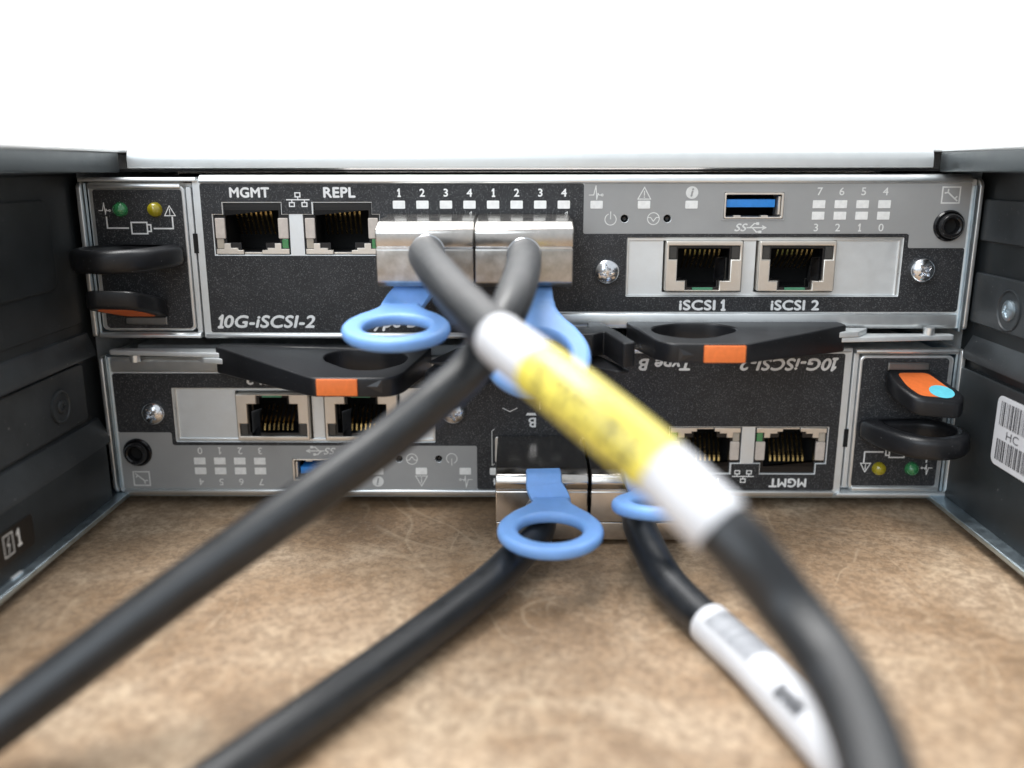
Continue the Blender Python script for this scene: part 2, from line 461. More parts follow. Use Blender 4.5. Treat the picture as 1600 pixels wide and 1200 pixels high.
def bay(side):
    if side == 'l':
        fr = LW; s = 1
        ya = lambda y: y              # frame a from world Y
        base = -96.0
        cc = lambda x: x              # outward coordinate for this frame
    else:
        fr = RW; ya = lambda y: -y; cc = lambda x: -x
    def prof(name, pts, y0, y1, mat, bevel=.2):
        """profile in X-Z, extruded along Y"""
        PF = Matrix(((1, 0, 0, 0), (0, 0, 1, 0), (0, 1, 0, 0), (0, 0, 0, 1)))
        return shape(name, [pts], PF, y0, y1, mat, ch, bevel)
    def pl(name, y0, z0, y1, z1, r, xin, xout, mat, bev=.25):
        return shape(name, [rrect(ya(y0), z0, ya(y1), z1, r)], fr, cc(xin), cc(xout), mat, ch, bev)
    if side == 'l':
        box('side_wall', (-110, FR, -54.9), (-96.2, 3, 17.4), 'wall_black', ch)
        box('side_sheet', (-110, 3, -54.9), (-96.2, 300, 21.5), 'zinc', ch)
        pl('wall_panel', -1.5, -14.6, FR, 16.9, .8, -96.25, -95.9, 'wall_black')
        pl('raised_panel', -11.5, -6.0, -70, 12.2, 2.6, -95.95, -95.35, 'wall_black', .3)
        pl('raised_panel', -33, -13.4, -70, -7.2, 1.6, -95.95, -95.4, 'wall_black', .3)
        prof('ledge', [(-96.3, -16.6), (-95.6, -16.9), (-94.3, -20.6), (-94.3, -21.9), (-96.3, -22.2)], -1.5, FR, 'wall_grey')
        pl('wall_panel', -5.5, -35.6, FR, -22.8, 1.2, -96.25, -95.5, 'wall_grey', .3)
        prof('ledge', [(-96.3, -36.3), (-95.5, -36.6), (-93.4, -41.0), (-93.4, -42.2), (-96.3, -42.2)], -1.0, FR, 'wall_grey')
        prof('lower_panel', [(-96.3, -42.0), (-93.6, -42.0), (-93.35, -42.4), (-93.35, -54.85), (-96.3, -54.85)], -3.5, FR, 'wall_black')
        lathe('screw_boss', [(3.6, 0), (3.5, .5), (3.1, .62), (2.9, .35), (0, .3)], ya(-16.7), -29.7, fr, 'wall_grey', ch, 36, cc(-95.5))
        screw('wall_screw', ya(-16.7), -29.7, fr, ch, 1.5, .7, cc(-95.2), 'wall_grey')
        lab = shape('number_plate', [rrect(ya(-35.4), -51.6, ya(-60), -45.4, .8)], fr, cc(-93.35), cc(-93.2), 'black_gloss', ch, .05)
        strokes('power_icon', [[(-45.2, -50.3), (-42.3, -50.3), (-42.3, -46.3), (-45.2, -46.3), (-45.2, -50.3)],
                               [(-43.4, -46.9), (-44.2, -48.3), (-43.4, -48.3), (-44.0, -49.8)]], .26, fr, cc(-93.17), 'ink_grey', lab)
        text('plate_number', '1', ya(-41.3), ya(-39.9), -49.9, -46.5, fr, cc(-93.17), 'ink_grey', lab, .08)
        box('floor_clip', (-93.6, -44.6, -54.95), (-92.8, -41.2, -54.55), 'zinc', ch, .1)
    else:
        box('side_wall', (98.7, FR, -54.9), (112, 3, 17.4), 'wall_black', ch)
        box('side_sheet', (98.7, 3, -54.9), (112, 300, 21.5), 'zinc', ch)
        pl('wall_panel', -.8, 3.2, FR, 11.9, .6, 98.75, 97.9, 'wall_grey', .3)
        pl('wall_panel', -.8, -14.3, FR, -3.4, .8, 98.75, 97.9, 'wall_grey', .3)
        prof('ledge', [(98.9, -16.2), (99.0, -16.6), (97.0, -20.4), (97.0, -22.2), (99.3, -22.4)], -1.5, FR, 'wall_grey')
        prof('lower_panel', [(99.3, -24.4), (97.5, -24.4), (97.3, -24.8), (97.3, -54.85), (99.3, -54.85)], -.8, FR, 'wall_black')
        # wide countersunk washer ring with the screw in its middle
        lathe('screw_boss', [(4.2, 0), (4.2, .22), (4.0, .3), (3.85, .1), (3.8, .02)], ya(-15.6), -9.6, fr, 'wall_grey', ch, 48, cc(97.9))
        screw('wall_screw', ya(-15.8), -9.6, fr, ch, 2.1, .8, cc(97.85), 'zinc_blue')
        st = shape('barcode_sticker', [rrect(ya(-17.4), -40.8, ya(-52), -26.4, 1.6)], fr, cc(97.3), cc(97.18), 'paper', ch, .03)
        segs = []
        rnd = random.Random(3)
        for z0, z1 in ((-32.4, -27.4), (-39.6, -35.2)):
            a = 18.9
            while a < 50:
                w = rnd.choice((.14, .22, .34, .5)); segs.append((a, a+w, z0, z1)); a += w+rnd.choice((.16, .25, .4))
        V = []; Fs = []
        for a0, a1, z0, z1 in segs:
            k = len(V); V += [(a0, z0, cc(97.15)), (a1, z0, cc(97.15)), (a1, z1, cc(97.15)), (a0, z1, cc(97.15))]; Fs.append((k, k+1, k+2, k+3))
        mesh_obj('barcode', V, Fs, 'print_dark', st, None, fr)
        text('sticker_text', 'HC', 22.0, 26.4, -34.7, -33.0, fr, cc(97.15), 'print_dark', st, .0)
bay('l'); bay('r')

# ------------------------------------------------------------------ controller module (upper one; the lower one is its copy, turned half a turn)
UP_LABEL = 'upper controller module with its 10G-iSCSI-2 lettering upright, left lamps and right silver port card'
up = empty('controller_module', UP_LABEL, 'controller module', (0, 0, 0), 'controller modules, one above the other')

def U(*a, **k): return shape(*a, **k)
# steel body behind the face, rims
PORT_CUT = [(-66.3, .05), (-49.9, .05), (-49.9, 8.6), (-51.5, 8.6), (-51.5, 11.1), (-64.0, 11.1), (-64.0, 8.6), (-66.3, 8.6)]
REPL_CUT = [(x+19.45, z) for x, z in PORT_CUT]
ISCSI = (31.2, 51.2)
plate_out = [(-70.2, 16.0), (-70.2, -18.2), (5.0, -18.2), (5.0, -16.0), (95.9, -16.0), (96.3, -15.6), (96.3, 15.7), (95.9, 16.0)]
holes = [PORT_CUT, REPL_CUT, rrect(22.9, -8.9, 82.1, 3.7, .2), rrect(43.2, 7.7, 55.9, 13.25, .4)]
for hx, hz in ((22.15, 7.75), (31.3, 7.75)): holes.append(circ(hx, hz, .82, 20))
holes += [rrect(-27.4, 2.7, -10.6, 8.2, .3), rrect(-8.2, 2.7, 8.6, 8.2, .3)]
U('face_plate', [plate_out]+holes, F, -1.1, 0, 'zinc', up, .12)
# rolled upper rim and lower lip
def bar_x(name, x0, x1, pts, mat, parent, bev=.15):
    return shape(name, [pts], LW, x0, x1, mat, parent, bev)
bar_x('top_rim', -68.6, 95.2, soften([(-.55, 15.15), (-.55, 16.1), (.3, 16.95), (3.2, 16.95), (3.2, 15.15)], .8), 'zinc_rim', up, .1)
bar_x('lower_lip', 5.4, 95.3, soften([(-.35, -12.6), (-.5, -15.4), (.2, -16.1), (3.0, -16.1), (3.0, -12.6)], .5), 'zinc_rim', up, .1)
bar_x('lower_lip', -69.9, 5.3, soften([(-.25, -17.3), (-.35, -18.2), (.3, -18.5), (3.0, -18.5), (3.0, -17.3)], .3), 'zinc_rim', up, .1)
box('body', (-69.5, 15, -15.8), (95.5, 56, 15.6), 'zinc', up)
shape('side_flange', [soften([(-1.2, -16.2), (-1.2, 14.9), (-.2, 16.0), (50, 16.0), (50, -16.2)], 1.0)], LW, 96.55, 97.4, 'zinc_rim', up, .2)
shape('side_flange', [[(-.9, -16.6), (-.9, 14.6), (3, 14.6), (3, -16.6)]], LW, 95.75, 96.2, 'zinc_blue', up, .1)

# black printed film and grey printed film
lb_out = [(-68.6, 15.1), (-68.6, -17.05), (5.0, -17.05), (5.0, -12.35), (94.9, -12.35), (95.3, -11.9), (95.3, 1.5), (83.1, 1.5), (83.1, 4.55), (13.35, 4.55), (13.35, 15.1)]
lb_out = soften(lb_out, .5)
strip_hole = [(-66.5, -.15), (-30.3, -.15), (-30.3, 8.75), (-31.95, 8.75), (-31.95, 11.3), (-44.9, 11.3), (-44.9, 8.75), (-51.3, 8.75), (-51.3, 11.3), (-64.2, 11.3), (-64.2, 8.75), (-66.5, 8.75)]
LBH = [strip_hole, rrect(22.8, -9.0, 82.2, 3.8, .3), rrect(-27.6, 2.5, -10.4, 8.4, .3), rrect(-8.4, 2.5, 8.8, 8.4, .3)]
film = U('black_label', [lb_out]+LBH, F, .01, .14, 'label_black', up, .04)
gl_out = soften([(13.36, 15.1), (13.36, 4.56), (83.11, 4.56), (83.11, 1.51), (95.3, 1.51), (95.3, 15.1)], .25)
gfilm = U('grey_label', [gl_out, rrect(43.0, 7.5, 56.1, 13.45, .5), circ(22.15, 7.75, .9, 20), circ(31.3, 7.75, .9, 20)], F, .01, .13, 'label_grey', up, .03)
# cavities behind the cutouts
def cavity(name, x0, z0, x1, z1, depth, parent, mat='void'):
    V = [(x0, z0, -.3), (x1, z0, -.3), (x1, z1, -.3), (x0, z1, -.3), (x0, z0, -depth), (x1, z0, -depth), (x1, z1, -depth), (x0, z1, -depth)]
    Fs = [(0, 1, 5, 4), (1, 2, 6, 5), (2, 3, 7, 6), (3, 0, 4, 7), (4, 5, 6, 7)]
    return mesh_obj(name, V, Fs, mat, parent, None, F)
for hx in (22.15, 31.3): 
    lathe('button', [(0, -.55), (.35, -.5), (.55, -.9), (.8, -1.2)], hx, 7.75, F, 'jack_black', up, 20)

# --- recessed ports MGMT, REPL (pins at the top, light pipes at the sides)
def rj_recessed(ox):
    """ox: X of the port's left edge"""
    x = ox
    out = [(x+.15, .15), (x+16.25, .15), (x+16.25, 8.5), (x+14.7, 8.5), (x+14.7, 11.0), (x+2.4, 11.0), (x+2.4, 8.5), (x+.15, 8.5)]
    hole = [(x+2.55, 2.6), (x+5.6, 2.6), (x+5.6, .75), (x+10.9, .75), (x+10.9, 2.6), (x+14.05, 2.6), (x+14.05, 9.5), (x+2.55, 9.5)]
    port = shape('network_port', [out, hole], F, -1.6, -.45, 'black_gloss', up, .08)
    V = []; Fs = []
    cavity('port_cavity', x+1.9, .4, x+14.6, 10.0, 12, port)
    # sloping upper lip
    mesh_obj('port_lip', [(x+2.5, 10.85, -.15), (x+14.6, 10.85, -.15), (x+14.6, 9.6, -.35), (x+2.5, 9.6, -.35),
                          (x+2.5, 10.85, -1.7), (x+14.6, 10.85, -1.7), (x+14.6, 9.3, -1.7), (x+2.5, 9.3, -1.7)],
             [(0, 1, 2, 3), (3, 2, 6, 7), (0, 4, 5, 1), (1, 5, 6, 2), (0, 3, 7, 4)], 'slate', port)
    # shell foot along the bottom
    foot = [(x+.3, .2), (x+6.2, .2), (x+6.2, 1.05), (x+5.0, 1.05), (x+5.0, 1.5), (x+3.4, 1.5), (x+3.4, 2.5), (x+2.0, 2.5), (x+2.0, 1.3), (x+.3, 1.3)]
    shape('shell_foot', [foot], F, -.5, .1, 'nickel', port, .08)
    shape('shell_foot', [[(2*x+16.4-a, b) for a, b in foot][::-1]], F, -.5, .1, 'nickel', port, .08)
    shape('shell_bar', [rrect(x+6.3, .25, x+10.1, .55, .05)], F, -.9, -.3, 'nickel', port, .05)
    shape('light_pipe', [rrect(x+.35, 3.5, x+2.45, 7.9, .25)], F, -.9, .05, 'beige', port, .15)
    shape('light_pipe', [rrect(x+13.95, 3.5, x+16.1, 7.9, .25)], F, -.9, .05, 'beige', port, .15)
    shape('port_light', [rrect(x+.45, 1.4, x+1.95, 3.45, .15)], F, -.9, -.15, 'led_clear', port, .1)
    shape('port_light', [rrect(x+14.6, 1.4, x+15.95, 3.45, .15)], F, -.9, -.1, 'led_green', port, .1)
    bm_v = []; bm_f = []
    for i in range(8):
        px = x+4.1+i*1.07; w = .2
        k = len(bm_v)
        a = Vector((px, 9.2, -3.4)); m = Vector((px-.1, 8.4, -3.9)); b = Vector((px-.6, 4.2, -8))
        for p in (a, m, b):
            bm_v += [(p.x-w, p.y, p.z), (p.x+w, p.y, p.z), (p.x+w, p.y-.3, p.z-.25), (p.x-w, p.y-.3, p.z-.25)]
        for s in range(2):
            o = k+s*4
            for q in range(4): bm_f.append((o+q, o+(q+1) % 4, o+4+(q+1) % 4, o+4+q))
        bm_f.append((k, k+1, k+2, k+3))
    mesh_obj('contact_row', bm_v, bm_f, 'gold', port, None, F)
    return port
rj_recessed(-66.3); rj_recessed(-46.85)

# --- interface card: silver insert plate with two shielded ports
ins = shape('interface_card', [rrect(22.3, -9.5, 82.7, 4.2, .2)]+[rrect(ix-.35, -8.15, ix+16.9, 3.35, .3) for ix in ISCSI], F, -1.9, -.75, 'zinc', up, .1)
def rj_shielded(x):
    t = 3.05; B = -7.75
    hole = [(x+.65, B+.35), (x+4.3, B+.35)]
    out = rrect(x, B, x+16.45, t, .35)
    hole = [(x+4.35, B+.3), (x+11.7, B+.3), (x+11.7, B+2.3), (x+13.9, B+2.3), (x+13.9, B+6.9), (x+15.8, B+6.9), (x+15.8, t-.95),
            (x+.65, t-.95), (x+.65, B+6.9), (x+2.45, B+6.9), (x+2.45, B+2.3), (x+4.35, B+2.3)]
    port = shape('network_port', [out, hole], F, -4, 1.1, 'nickel', up, .22)
    liner = [(x+.4, B+.2), (x+16.1, B+.2), (x+16.1, t-.6), (x+.4, t-.6)]
    lh = [(x+4.9, B+.9), (x+11.2, B+.9), (x+11.2, B+2.45), (x+13.7, B+2.45), (x+13.7, B+9.2), (x+2.7, B+9.2), (x+2.7, B+2.45), (x+4.9, B+2.45)]
    shape('port_liner', [liner, lh], F, -2.0, .35, 'black_gloss', port, .1)
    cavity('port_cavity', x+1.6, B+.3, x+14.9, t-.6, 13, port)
    for a in (x+.75, x+14.1): shape('light_window', [rrect(a, B+7.0, a+1.6, B+9.7, .15)], F, .2, .75, 'led_dark', port, .12)
    shape('board_edge', [rrect(x+6.0, B+.32, x+10.4, B+.8, .1)], F, .2, .8, 'pcb', port, .05)
    # latch ramp inside the lower notch
    mesh_obj('latch_ramp', [(x+9.3, B+.9, .2), (x+11.2, B+.9, .2), (x+11.6, B+2.6, .1), (x+9.9, B+2.9, -2), (x+9.3, B+.9, -5), (x+11.2, B+.9, -5), (x+11.6, B+2.6, -5), (x+9.9, B+5.2, -5)],
             [(0, 1, 2, 3), (3, 2, 6, 7), (0, 3, 7, 4), (1, 5, 6, 2)], 'jack_black', port)
    V = []; Fs = []
    for i in range(8):
        px = x+4.4+i*1.05; w = .17; k = len(V)
        for p in (Vector((px, B+8.9, -.6)), Vector((px+.1, B+7.9, -1.4)), Vector((px+.3, B+4.6, -6.5))):
            V += [(p.x-w, p.y, p.z), (p.x+w, p.y, p.z), (p.x+w, p.y-.3, p.z-.25), (p.x-w, p.y-.3, p.z-.25)]
        for s in range(2):
            o = k+s*4
            for q in range(4): Fs.append((o+q, o+(q+1) % 4, o+4+(q+1) % 4, o+4+q))
        Fs.append((k, k+1, k+2, k+3))
    mesh_obj('contact_row', V, Fs, 'gold', port, None, F)
for ix in ISCSI: rj_shielded(ix)
screw('card_screw', 18.6, -3.5, F, up, 2.75, 2.1, .12, rot=.2)
screw('card_screw', 86.6, -3.2, F, up, 2.7, 2.1, .12, rot=.7)
# thin card retaining edge: recessed frame lines
shape('card_edge', [rrect(22.95, -8.85, 82.1, 3.65, .3), rrect(23.35, -8.7, 81.45, 3.05, .2)], F, -1.2, -.35, 'zinc_rim', up, .1)

# --- USB
usb = shape('usb_port', [rrect(43.25, 7.75, 55.85, 13.2, .4), rrect(43.65, 8.1, 55.35, 12.75, .2)], F, -6, .35, 'nickel', up, .1)
shape('port_frame', [rrect(42.75, 7.3, 56.35, 13.65, .4), rrect(43.2, 7.7, 55.9, 13.25, .3)], F, .0, .22, 'label_grey', usb, .05)
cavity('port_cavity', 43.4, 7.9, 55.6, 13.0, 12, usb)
box('usb_tongue', (43.95, 0.9, 10.1), (54.3, 9, 11.75), 'usb_blue', usb, .12)
for a in (45.4, 51.2): shape('spring', [rrect(a, 8.12, a+1.5, 8.42, .05)], F, -1.2, .1, 'nickel', usb, .04)
shape('spring', [rrect(54.75, 8.6, 55.2, 12.4, .05)], F, -2.2, -.1, 'nickel', usb, .05)
# --- service jack
jk = lathe('service_jack', [(3.3, 0), (3.3, .35), (3.0, .7), (2.75, .35), (2.55, .3), (2.6, 1.5), (2.3, 1.95), (1.9, 2.0), (1.62, 1.75), (1.55, 1.2), (1.5, -.5)], 91.3, 6.25, F, 'jack_black', up, 40, .1)
lathe('jack_hole', [(1.62, .1), (1.6, -.05), (0, -.1)], 91.3, 6.25, F, 'void', jk, 24, .1)

# --- indicator windows, numbers, lettering
for i in range(8):
    x = -26.1+i*5.03
    shape('indicator_light', [rrect(x-1.32, 9.85, x+1.32, 11.55, .2)], F, .12, .2, 'led_white', up, .03)
    text('printed_number', str(i % 4+1), x-.62, x+.62, 12.35, 14.05, F, .17, 'ink', film, .06)
for x in (16.1, 26.2, 36.3):
    shape('indicator_light', [rrect(x-1.32, 9.85, x+1.32, 11.5, .18)], F, .11, .2, 'led_white', up, .03)
for r, (z, zt, nums) in enumerate(((10.75, 12.6, '7654'), (8.35, 5.05, '3210'))):
    for i, x in enumerate((63.35, 67.97, 72.58, 77.21)):
        shape('indicator_light', [rrect(x-1.32, z-.83, x+1.32, z+.83, .1)], F, .11, .19, 'led_white', up, .03)
        xx = x if r == 0 else x-.25
        text('printed_number', nums[i], xx-.62, xx+.62, zt, zt+1.65, F, .16, 'ink_grey', gfilm, .03)
text('port_caption', 'MGMT', -62.3, -53.7, 12.15, 14.4, F, .17, 'ink', film, .11)
text('port_caption', 'REPL', -42.2, -35.3, 12.15, 14.4, F, .17, 'ink', film, .11)
text('port_caption', 'iSCSI 1', 34.6, 44.8, -12.05, -9.7, F, .17, 'ink', film, .12)
text('port_caption', 'iSCSI 2', 54.6, 65.2, -12.05, -9.7, F, .17, 'ink', film, .12)
text('model_lettering', '10G-iSCSI-2', -67.5, -45.4, -16.05, -13.15, F, .17, 'ink', film, .13, .22)
text('model_lettering', 'Type B', -34.4, -22.9, -16.75, -13.15, F, .17, 'ink', film, .13, .22)
text('port_letter', 'B', -.1, 1.6, -2.2, .1, F, .17, 'ink', film, .07)
# network icon between the two ports
strokes('network_icon', [[(-50.1, 11.75), (-45.3, 11.75)], [(-47.7, 11.75), (-47.7, 12.3)], [(-49.0, 11.2), (-49.0, 11.75)], [(-46.3, 11.2), (-46.3, 11.75)],
                         [(-48.25, 12.35), (-47.2, 12.35), (-47.2, 13.2), (-48.25, 13.2), (-48.25, 12.35)],
                         [(-49.55, 10.35), (-48.5, 10.35), (-48.5, 11.15), (-49.55, 11.15), (-49.55, 10.35)],
                         [(-46.85, 10.35), (-45.8, 10.35), (-45.8, 11.15), (-46.85, 11.15), (-46.85, 10.35)]], .24, F, .16, 'ink', film)
def heartbeat(x, z, s, parent, c, mat='ink_grey'):
    pts = [(-1.5, 0), (-.55, 0), (-.35, .9), (-.1, 1.9), (.1, -.9), (.35, .35), (.55, 0), (1.0, 0)]
    strokes('heartbeat_icon', [[(x+a*s, z+b*s) for a, b in pts], [(x+a*s, z+b*s) for a, b in circ(1.25, 0, .2, 8)+[(1.45, 0)]]], .2*s**.5, F, c, mat, parent)
def warning(x, z, s, parent, c, mat='ink_grey'):
    tri = [(-1.35, -1.1), (1.35, -1.1), (0, 1.35), (-1.35, -1.1)]
    strokes('warning_icon', [[(x+a*s, z+b*s) for a, b in tri], [(x, z+.55*s), (x, z-.3*s)], [(x, z-.65*s), (x, z-.72*s)]], .22*s**.5, F, c, mat, parent)
heartbeat(16.0, 12.7, 1.0, gfilm, .16); warning(26.2, 12.95, 1.0, gfilm, .16)
shape('info_icon', [circ(36.3, 13.2, 1.32, 28)], F, .12, .17, 'ink_grey', gfilm, .0)
text('info_letter', 'i', 35.95, 36.7, 12.35, 14.1, F, .2, 'label_grey', gfilm, .08, .2)
pa = [(math.cos(R(a))*1.2, math.sin(R(a))*1.2) for a in range(115, 426, 15)]
strokes('power_icon', [[(19.15+a, 7.6+b) for a, b in pa], [(19.15, 7.7), (19.15, 9.2)]], .2, F, .16, 'ink_grey', gfilm)
strokes('reset_icon', [[(28.3+a, 7.75+b) for a, b in circ(0, 0, 1.25, 24)+[(1.25, 0)]], [(27.1, 8.0), (27.7, 8.0), (28.3, 7.2), (28.9, 8.0), (29.5, 8.0)]], .2, F, .16, 'ink_grey', gfilm)
text('usb_lettering', 'SS', 45.7, 48.5, 5.05, 6.75, F, .16, 'ink_grey', gfilm, .06, .3)
strokes('usb_icon', [[(48.4, 5.85), (52.2, 5.85)], [(51.7, 6.2), (52.4, 5.85), (51.7, 5.5)], [(49.0, 5.85), (49.9, 6.7), (50.5, 6.7)], [(49.5, 5.85), (50.4, 4.95), (51.1, 4.95)],
                     [(50.4, 6.55), (50.8, 6.55), (50.8, 6.85), (50.4, 6.85)], [(51.0, 4.8), (51.4, 4.8), (51.4, 5.1), (51.0, 5.1)]], .26, F, .16, 'ink_grey', gfilm)
strokes('service_icon', [[(89.2, 11.0), (92.9, 11.0), (92.9, 14.3), (89.2, 14.3), (89.2, 11.0)], [(90.4, 13.2), (91.9, 11.9)],
                         [(90.4, 13.2), (89.8, 13.1)], [(90.4, 13.2), (90.4, 13.8)], [(91.9, 11.9), (92.4, 11.5)], [(91.9, 11.9), (92.3, 12.3)]], .32, F, .16, 'ink_grey', gfilm)
# sockets the cables plug into
for x0 in (-27.4, -8.2):
    so = shape('cable_socket', [rrect(x0-.6, 2.3, x0+17.4, 8.6, .6), rrect(x0+.1, 2.8, x0+16.7, 8.1, .3)], F, -9, .3, 'zinc_rim', up, .1)
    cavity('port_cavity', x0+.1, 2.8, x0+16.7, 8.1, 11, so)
strokes('socket_outline', [[(-11.0, 8.9), (-10.6, 9.2), (-10.6, 1.0), (-11.0, .6)], [(9.4, 8.9), (9.9, 9.2), (9.9, 1.0), (9.4, .6)]], .16, F, .17, 'ink_grey', film)
shape('port_mark', [[(-.2, -2.7), (2.2, -2.7), (1.9, -3.3), (.1, -3.3)][::-1]], F, .12, .17, 'ink', film, 0)
strokes('port_arrow', [[(4.2, -4.4), (5.8, -3.6), (7.4, -4.4)], [(-1.0, -4.2), (-1.0, -6.0), (-3.4, -6.0)], [(-6.6, -4.0), (-5.4, -3.5), (-4.2, -4.0)]], .2, F, .165, 'ink_grey', film)

# --- lever, latch and steel strip under the face (lever hangs a little on the turned copy)
def lever_parts(dz):
    D = Matrix.Translation((0, 0, dz))
    out = soften([(69.9, -.3), (70.0, -4.6), (68.4, -5.8), (45.4, -24.2), (43.8, -25.3), (28.8, -25.3), (26.6, -22.0), (22.9, -.3)], 1.6, 4)
    hole = soften([(28.3, -6.5), (33, -2.7), (42, -2.7), (45.6, -7.0), (44.6, -12), (38, -19.2), (32, -19.6), (27.6, -14.5), (27.2, -9.5)], 3, 5)
    lv = shape('lever', [out, hole], T, -19.6, -14.5, 'black', up, .35, post=D)
    box('lever_insert', (35.2, -25.75, -18.15+dz), (43.2, -23, -14.85+dz), 'orange', lv, .15)
    V = [(25.2, -15.3, 0), (29.0, -17.2, 0), (25.2, -19.2, 0)]
    mesh_obj('lever_arrow', [(30.4, -15.3+dz, 25.33), (33.4, -16.7+dz, 25.33), (30.4, -18.1+dz, 25.33), (31.2, -16.7+dz, 25.6)], [(0, 1, 3), (1, 2, 3), (2, 0, 3)], 'arrow', lv, None, F)
    # latch and pivot ears
    for v in lv.data.vertices:           # the lever is thinner at its free edge
        if v.co.z < (-17+dz)*MM: v.co.z += -v.co.y*.05-(.9*MM if v.co.y > -7*MM and v.co.x > 50*MM else 0)
    sp = shape('latch', [soften([(14.6, -.6), (17.4, -.6), (20.4, -13.4), (22.3, -23.8), (19.8, -25.2), (18.1, -16.5), (17.2, -12.4), (15.8, -13.8), (14.9, -15.3), (10.2, -15.3), (7.0, -6), (6.6, -.8), (8.6, -.8), (11.3, -7.4), (14.2, -7.8)], .7, 3)],
               T, -19.4, -14.5, 'black', up, .3, post=D)
    shape('latch_spring', [soften([(10.2, -8), (16.6, -8), (21.6, -22), (19, -23.2), (9, -14)], .8, 3)], T, -21.0, -20.5, 'zinc_blue' if False else 'black', sp, .1, post=D)
    # steel strip and its pin
    shape('lever_strip', [soften([(60, -.4), (94.3, -.4), (94.3, -2.6), (60, -6.5)], .8)], T, -18.15, -17.05, 'zinc', up, .2, post=Matrix.Translation((0, 0, 0)))
    shape('lever_strip_end', [soften([(64, -.9), (75.9, -.9), (72.5, -5.2), (64, -7)], .5)], T, -17.0, -15.75, 'zinc', up, .2, post=D)
    lathe('pin', [(1.15, 0), (1.15, 1.55), (0, 1.55)], 88.8, -2.0, T, 'zinc_rim', up, 20, -17.0)
lever_parts(0)

# ------------------------------------------------------------------ battery module
bt = empty('battery_module', 'battery module left of the upper controller, black face, round lamps above its pull ring', 'battery module', (-82, 0, -1.3), 'battery modules beside the controllers')
def bat():
    shape('side_sheet', [soften([(-1.2, -18.0), (-1.2, 14.8), (-.2, 15.6), (50, 15.6), (50, -18.0)], .8)], LW, -94.7, -93.7, 'zinc_rim', bt, .2)
    shape('side_sheet', [[(-.1, -17.6), (-.1, 15.2), (40, 15.2), (40, -17.6)]], LW, -93.5, -93.0, 'zinc_blue', bt, .1)
    fp = [soften([(-92.7, 15.1), (-92.7, -15.9), (-91.9, -16.7), (-72.6, -16.7), (-71.9, -16.0), (-71.9, 14.2), (-72.8, 15.1)], .5)]
    shape('face_plate', fp, F, -1.0, .2, 'zinc_rim', bt, .35)
    shape('inner_edge', [rrect(-71.75, -17.2, -70.6, 14.4, .3)], F, -1.6, -.1, 'zinc', bt, .2)
    shape('inner_slot', [rrect(-70.9, .4, -69.9, 4.6, .1)], F, -.4, .12, 'void', bt, 0)
    f = shape('black_label', [soften([(-91.6, 13.9), (-91.6, -15.6), (-91.0, -16.1), (-73.0, -16.1), (-72.5, -15.6), (-72.5, 13.9)], .6)], F, .18, .32, 'label_black', bt, .05)
    shape('top_sheet', [soften([(-.9, 16.0), (-.6, 16.4), (30, 16.4), (30, 15.6), (-.9, 15.6)], .1)], LW, -94.2, -69.2, 'zinc', bt, .05)
    shape('top_lip', [soften([(-.7, 14.0), (-.8, 14.9), (0, 15.45), (3, 15.45), (3, 14.0)], .4)], LW, -92.4, -72.6, 'zinc_rim', bt, .1)
    shape('bottom_lip', [soften([(-.9, -18.2), (-1.1, -17.6), (-.6, -17.0), (2, -17.0), (2, -18.2)], .5)], LW, -93.2, -70.7, 'zinc_rim', bt, .15)
    box('body', (-92, 2, -16.6), (-71, 50, 15.2), 'zinc', bt)
    # lamps
    for x, m in ((-85.95, 'led_green'), (-78.5, 'led_yellow')):
        prof = [(1.62, 0)]+[(1.55*math.cos(R(a)), .25+1.35*math.sin(R(a))) for a in range(0, 90, 15)]+[(0, 1.6)]
        lathe('status_lamp', prof, x, 9.7, F, m, bt, 28, .3)
    heartbeat(-89.3, 9.5, .85, f, .36, 'ink'); warning(-75.35, 9.35, .85, f, .36, 'ink')
    strokes('battery_icon', [[(-89.1, 8.1), (-89.1, 5.8), (-84.6, 5.8)], [(-74.9, 8.1), (-74.9, 5.7), (-79.0, 5.7)],
                             [(-83.9, 7.0), (-80.5, 7.0), (-80.5, 4.6), (-83.9, 4.6), (-83.9, 7.0)], [(-80.4, 6.5), (-79.7, 6.5), (-79.7, 5.1), (-80.4, 5.1)]], .32, F, .36, 'ink', f)
    # pull ring: a D that stands out from the face, z -7.3 .. -2.1  (horizontal plane)
    zc = -4.6
    out = soften([(-72.6, -.1), (-73.2, -5), (-75.5, -12), (-79, -16.3), (-84.5, -17.6), (-89.5, -15.8), (-92.8, -11.5), (-92.9, -6), (-90.8, -1.5), (-88.5, -.1)], 2.5, 5)
    inn = soften([(-77.2, -2.0), (-77.8, -7), (-80.0, -11.6), (-84.0, -14.2), (-88.0, -12.6), (-90.3, -9.5), (-90.2, -6), (-88.4, -3.2), (-86.0, -2.0)], 2.2, 5)
    shape('pull_ring', [out, inn], T, -2.35, 2.35, 'black', bt, 1.3)
    # latch tongue (slopes a little), orange mark on its under side
    SH = Matrix(((1, 0, 0, 0), (0, 1, 0, 0), (0, -.30, 1, 0), (0, 0, 0, 1)))
    tl = soften([(-77.4, -.3), (-77.4, -6.5), (-79.4, -12.4), (-88.4, -13.9), (-90.6, -10.8), (-87.6, -.3)], 2.2, 5)
    t = shape('latch_tongue', [tl], T, -13.7, -9.9, 'black', bt, .7, post=SH)
    shape('orange_mark', [soften([(-79.6, -2.0), (-79.6, -7.2), (-81.0, -11.2), (-87.6, -12.2), (-88.6, -9.6), (-86.2, -2.0)], 1.2, 4)], T, -13.76, -13.6, 'orange_print', t, 0, post=SH)
    shape('latch_hinge', [rrect(-87.2, -15.3, -77.8, -13.3, .3)], F, .25, 1.1, 'hinge', t, .4)
    return f
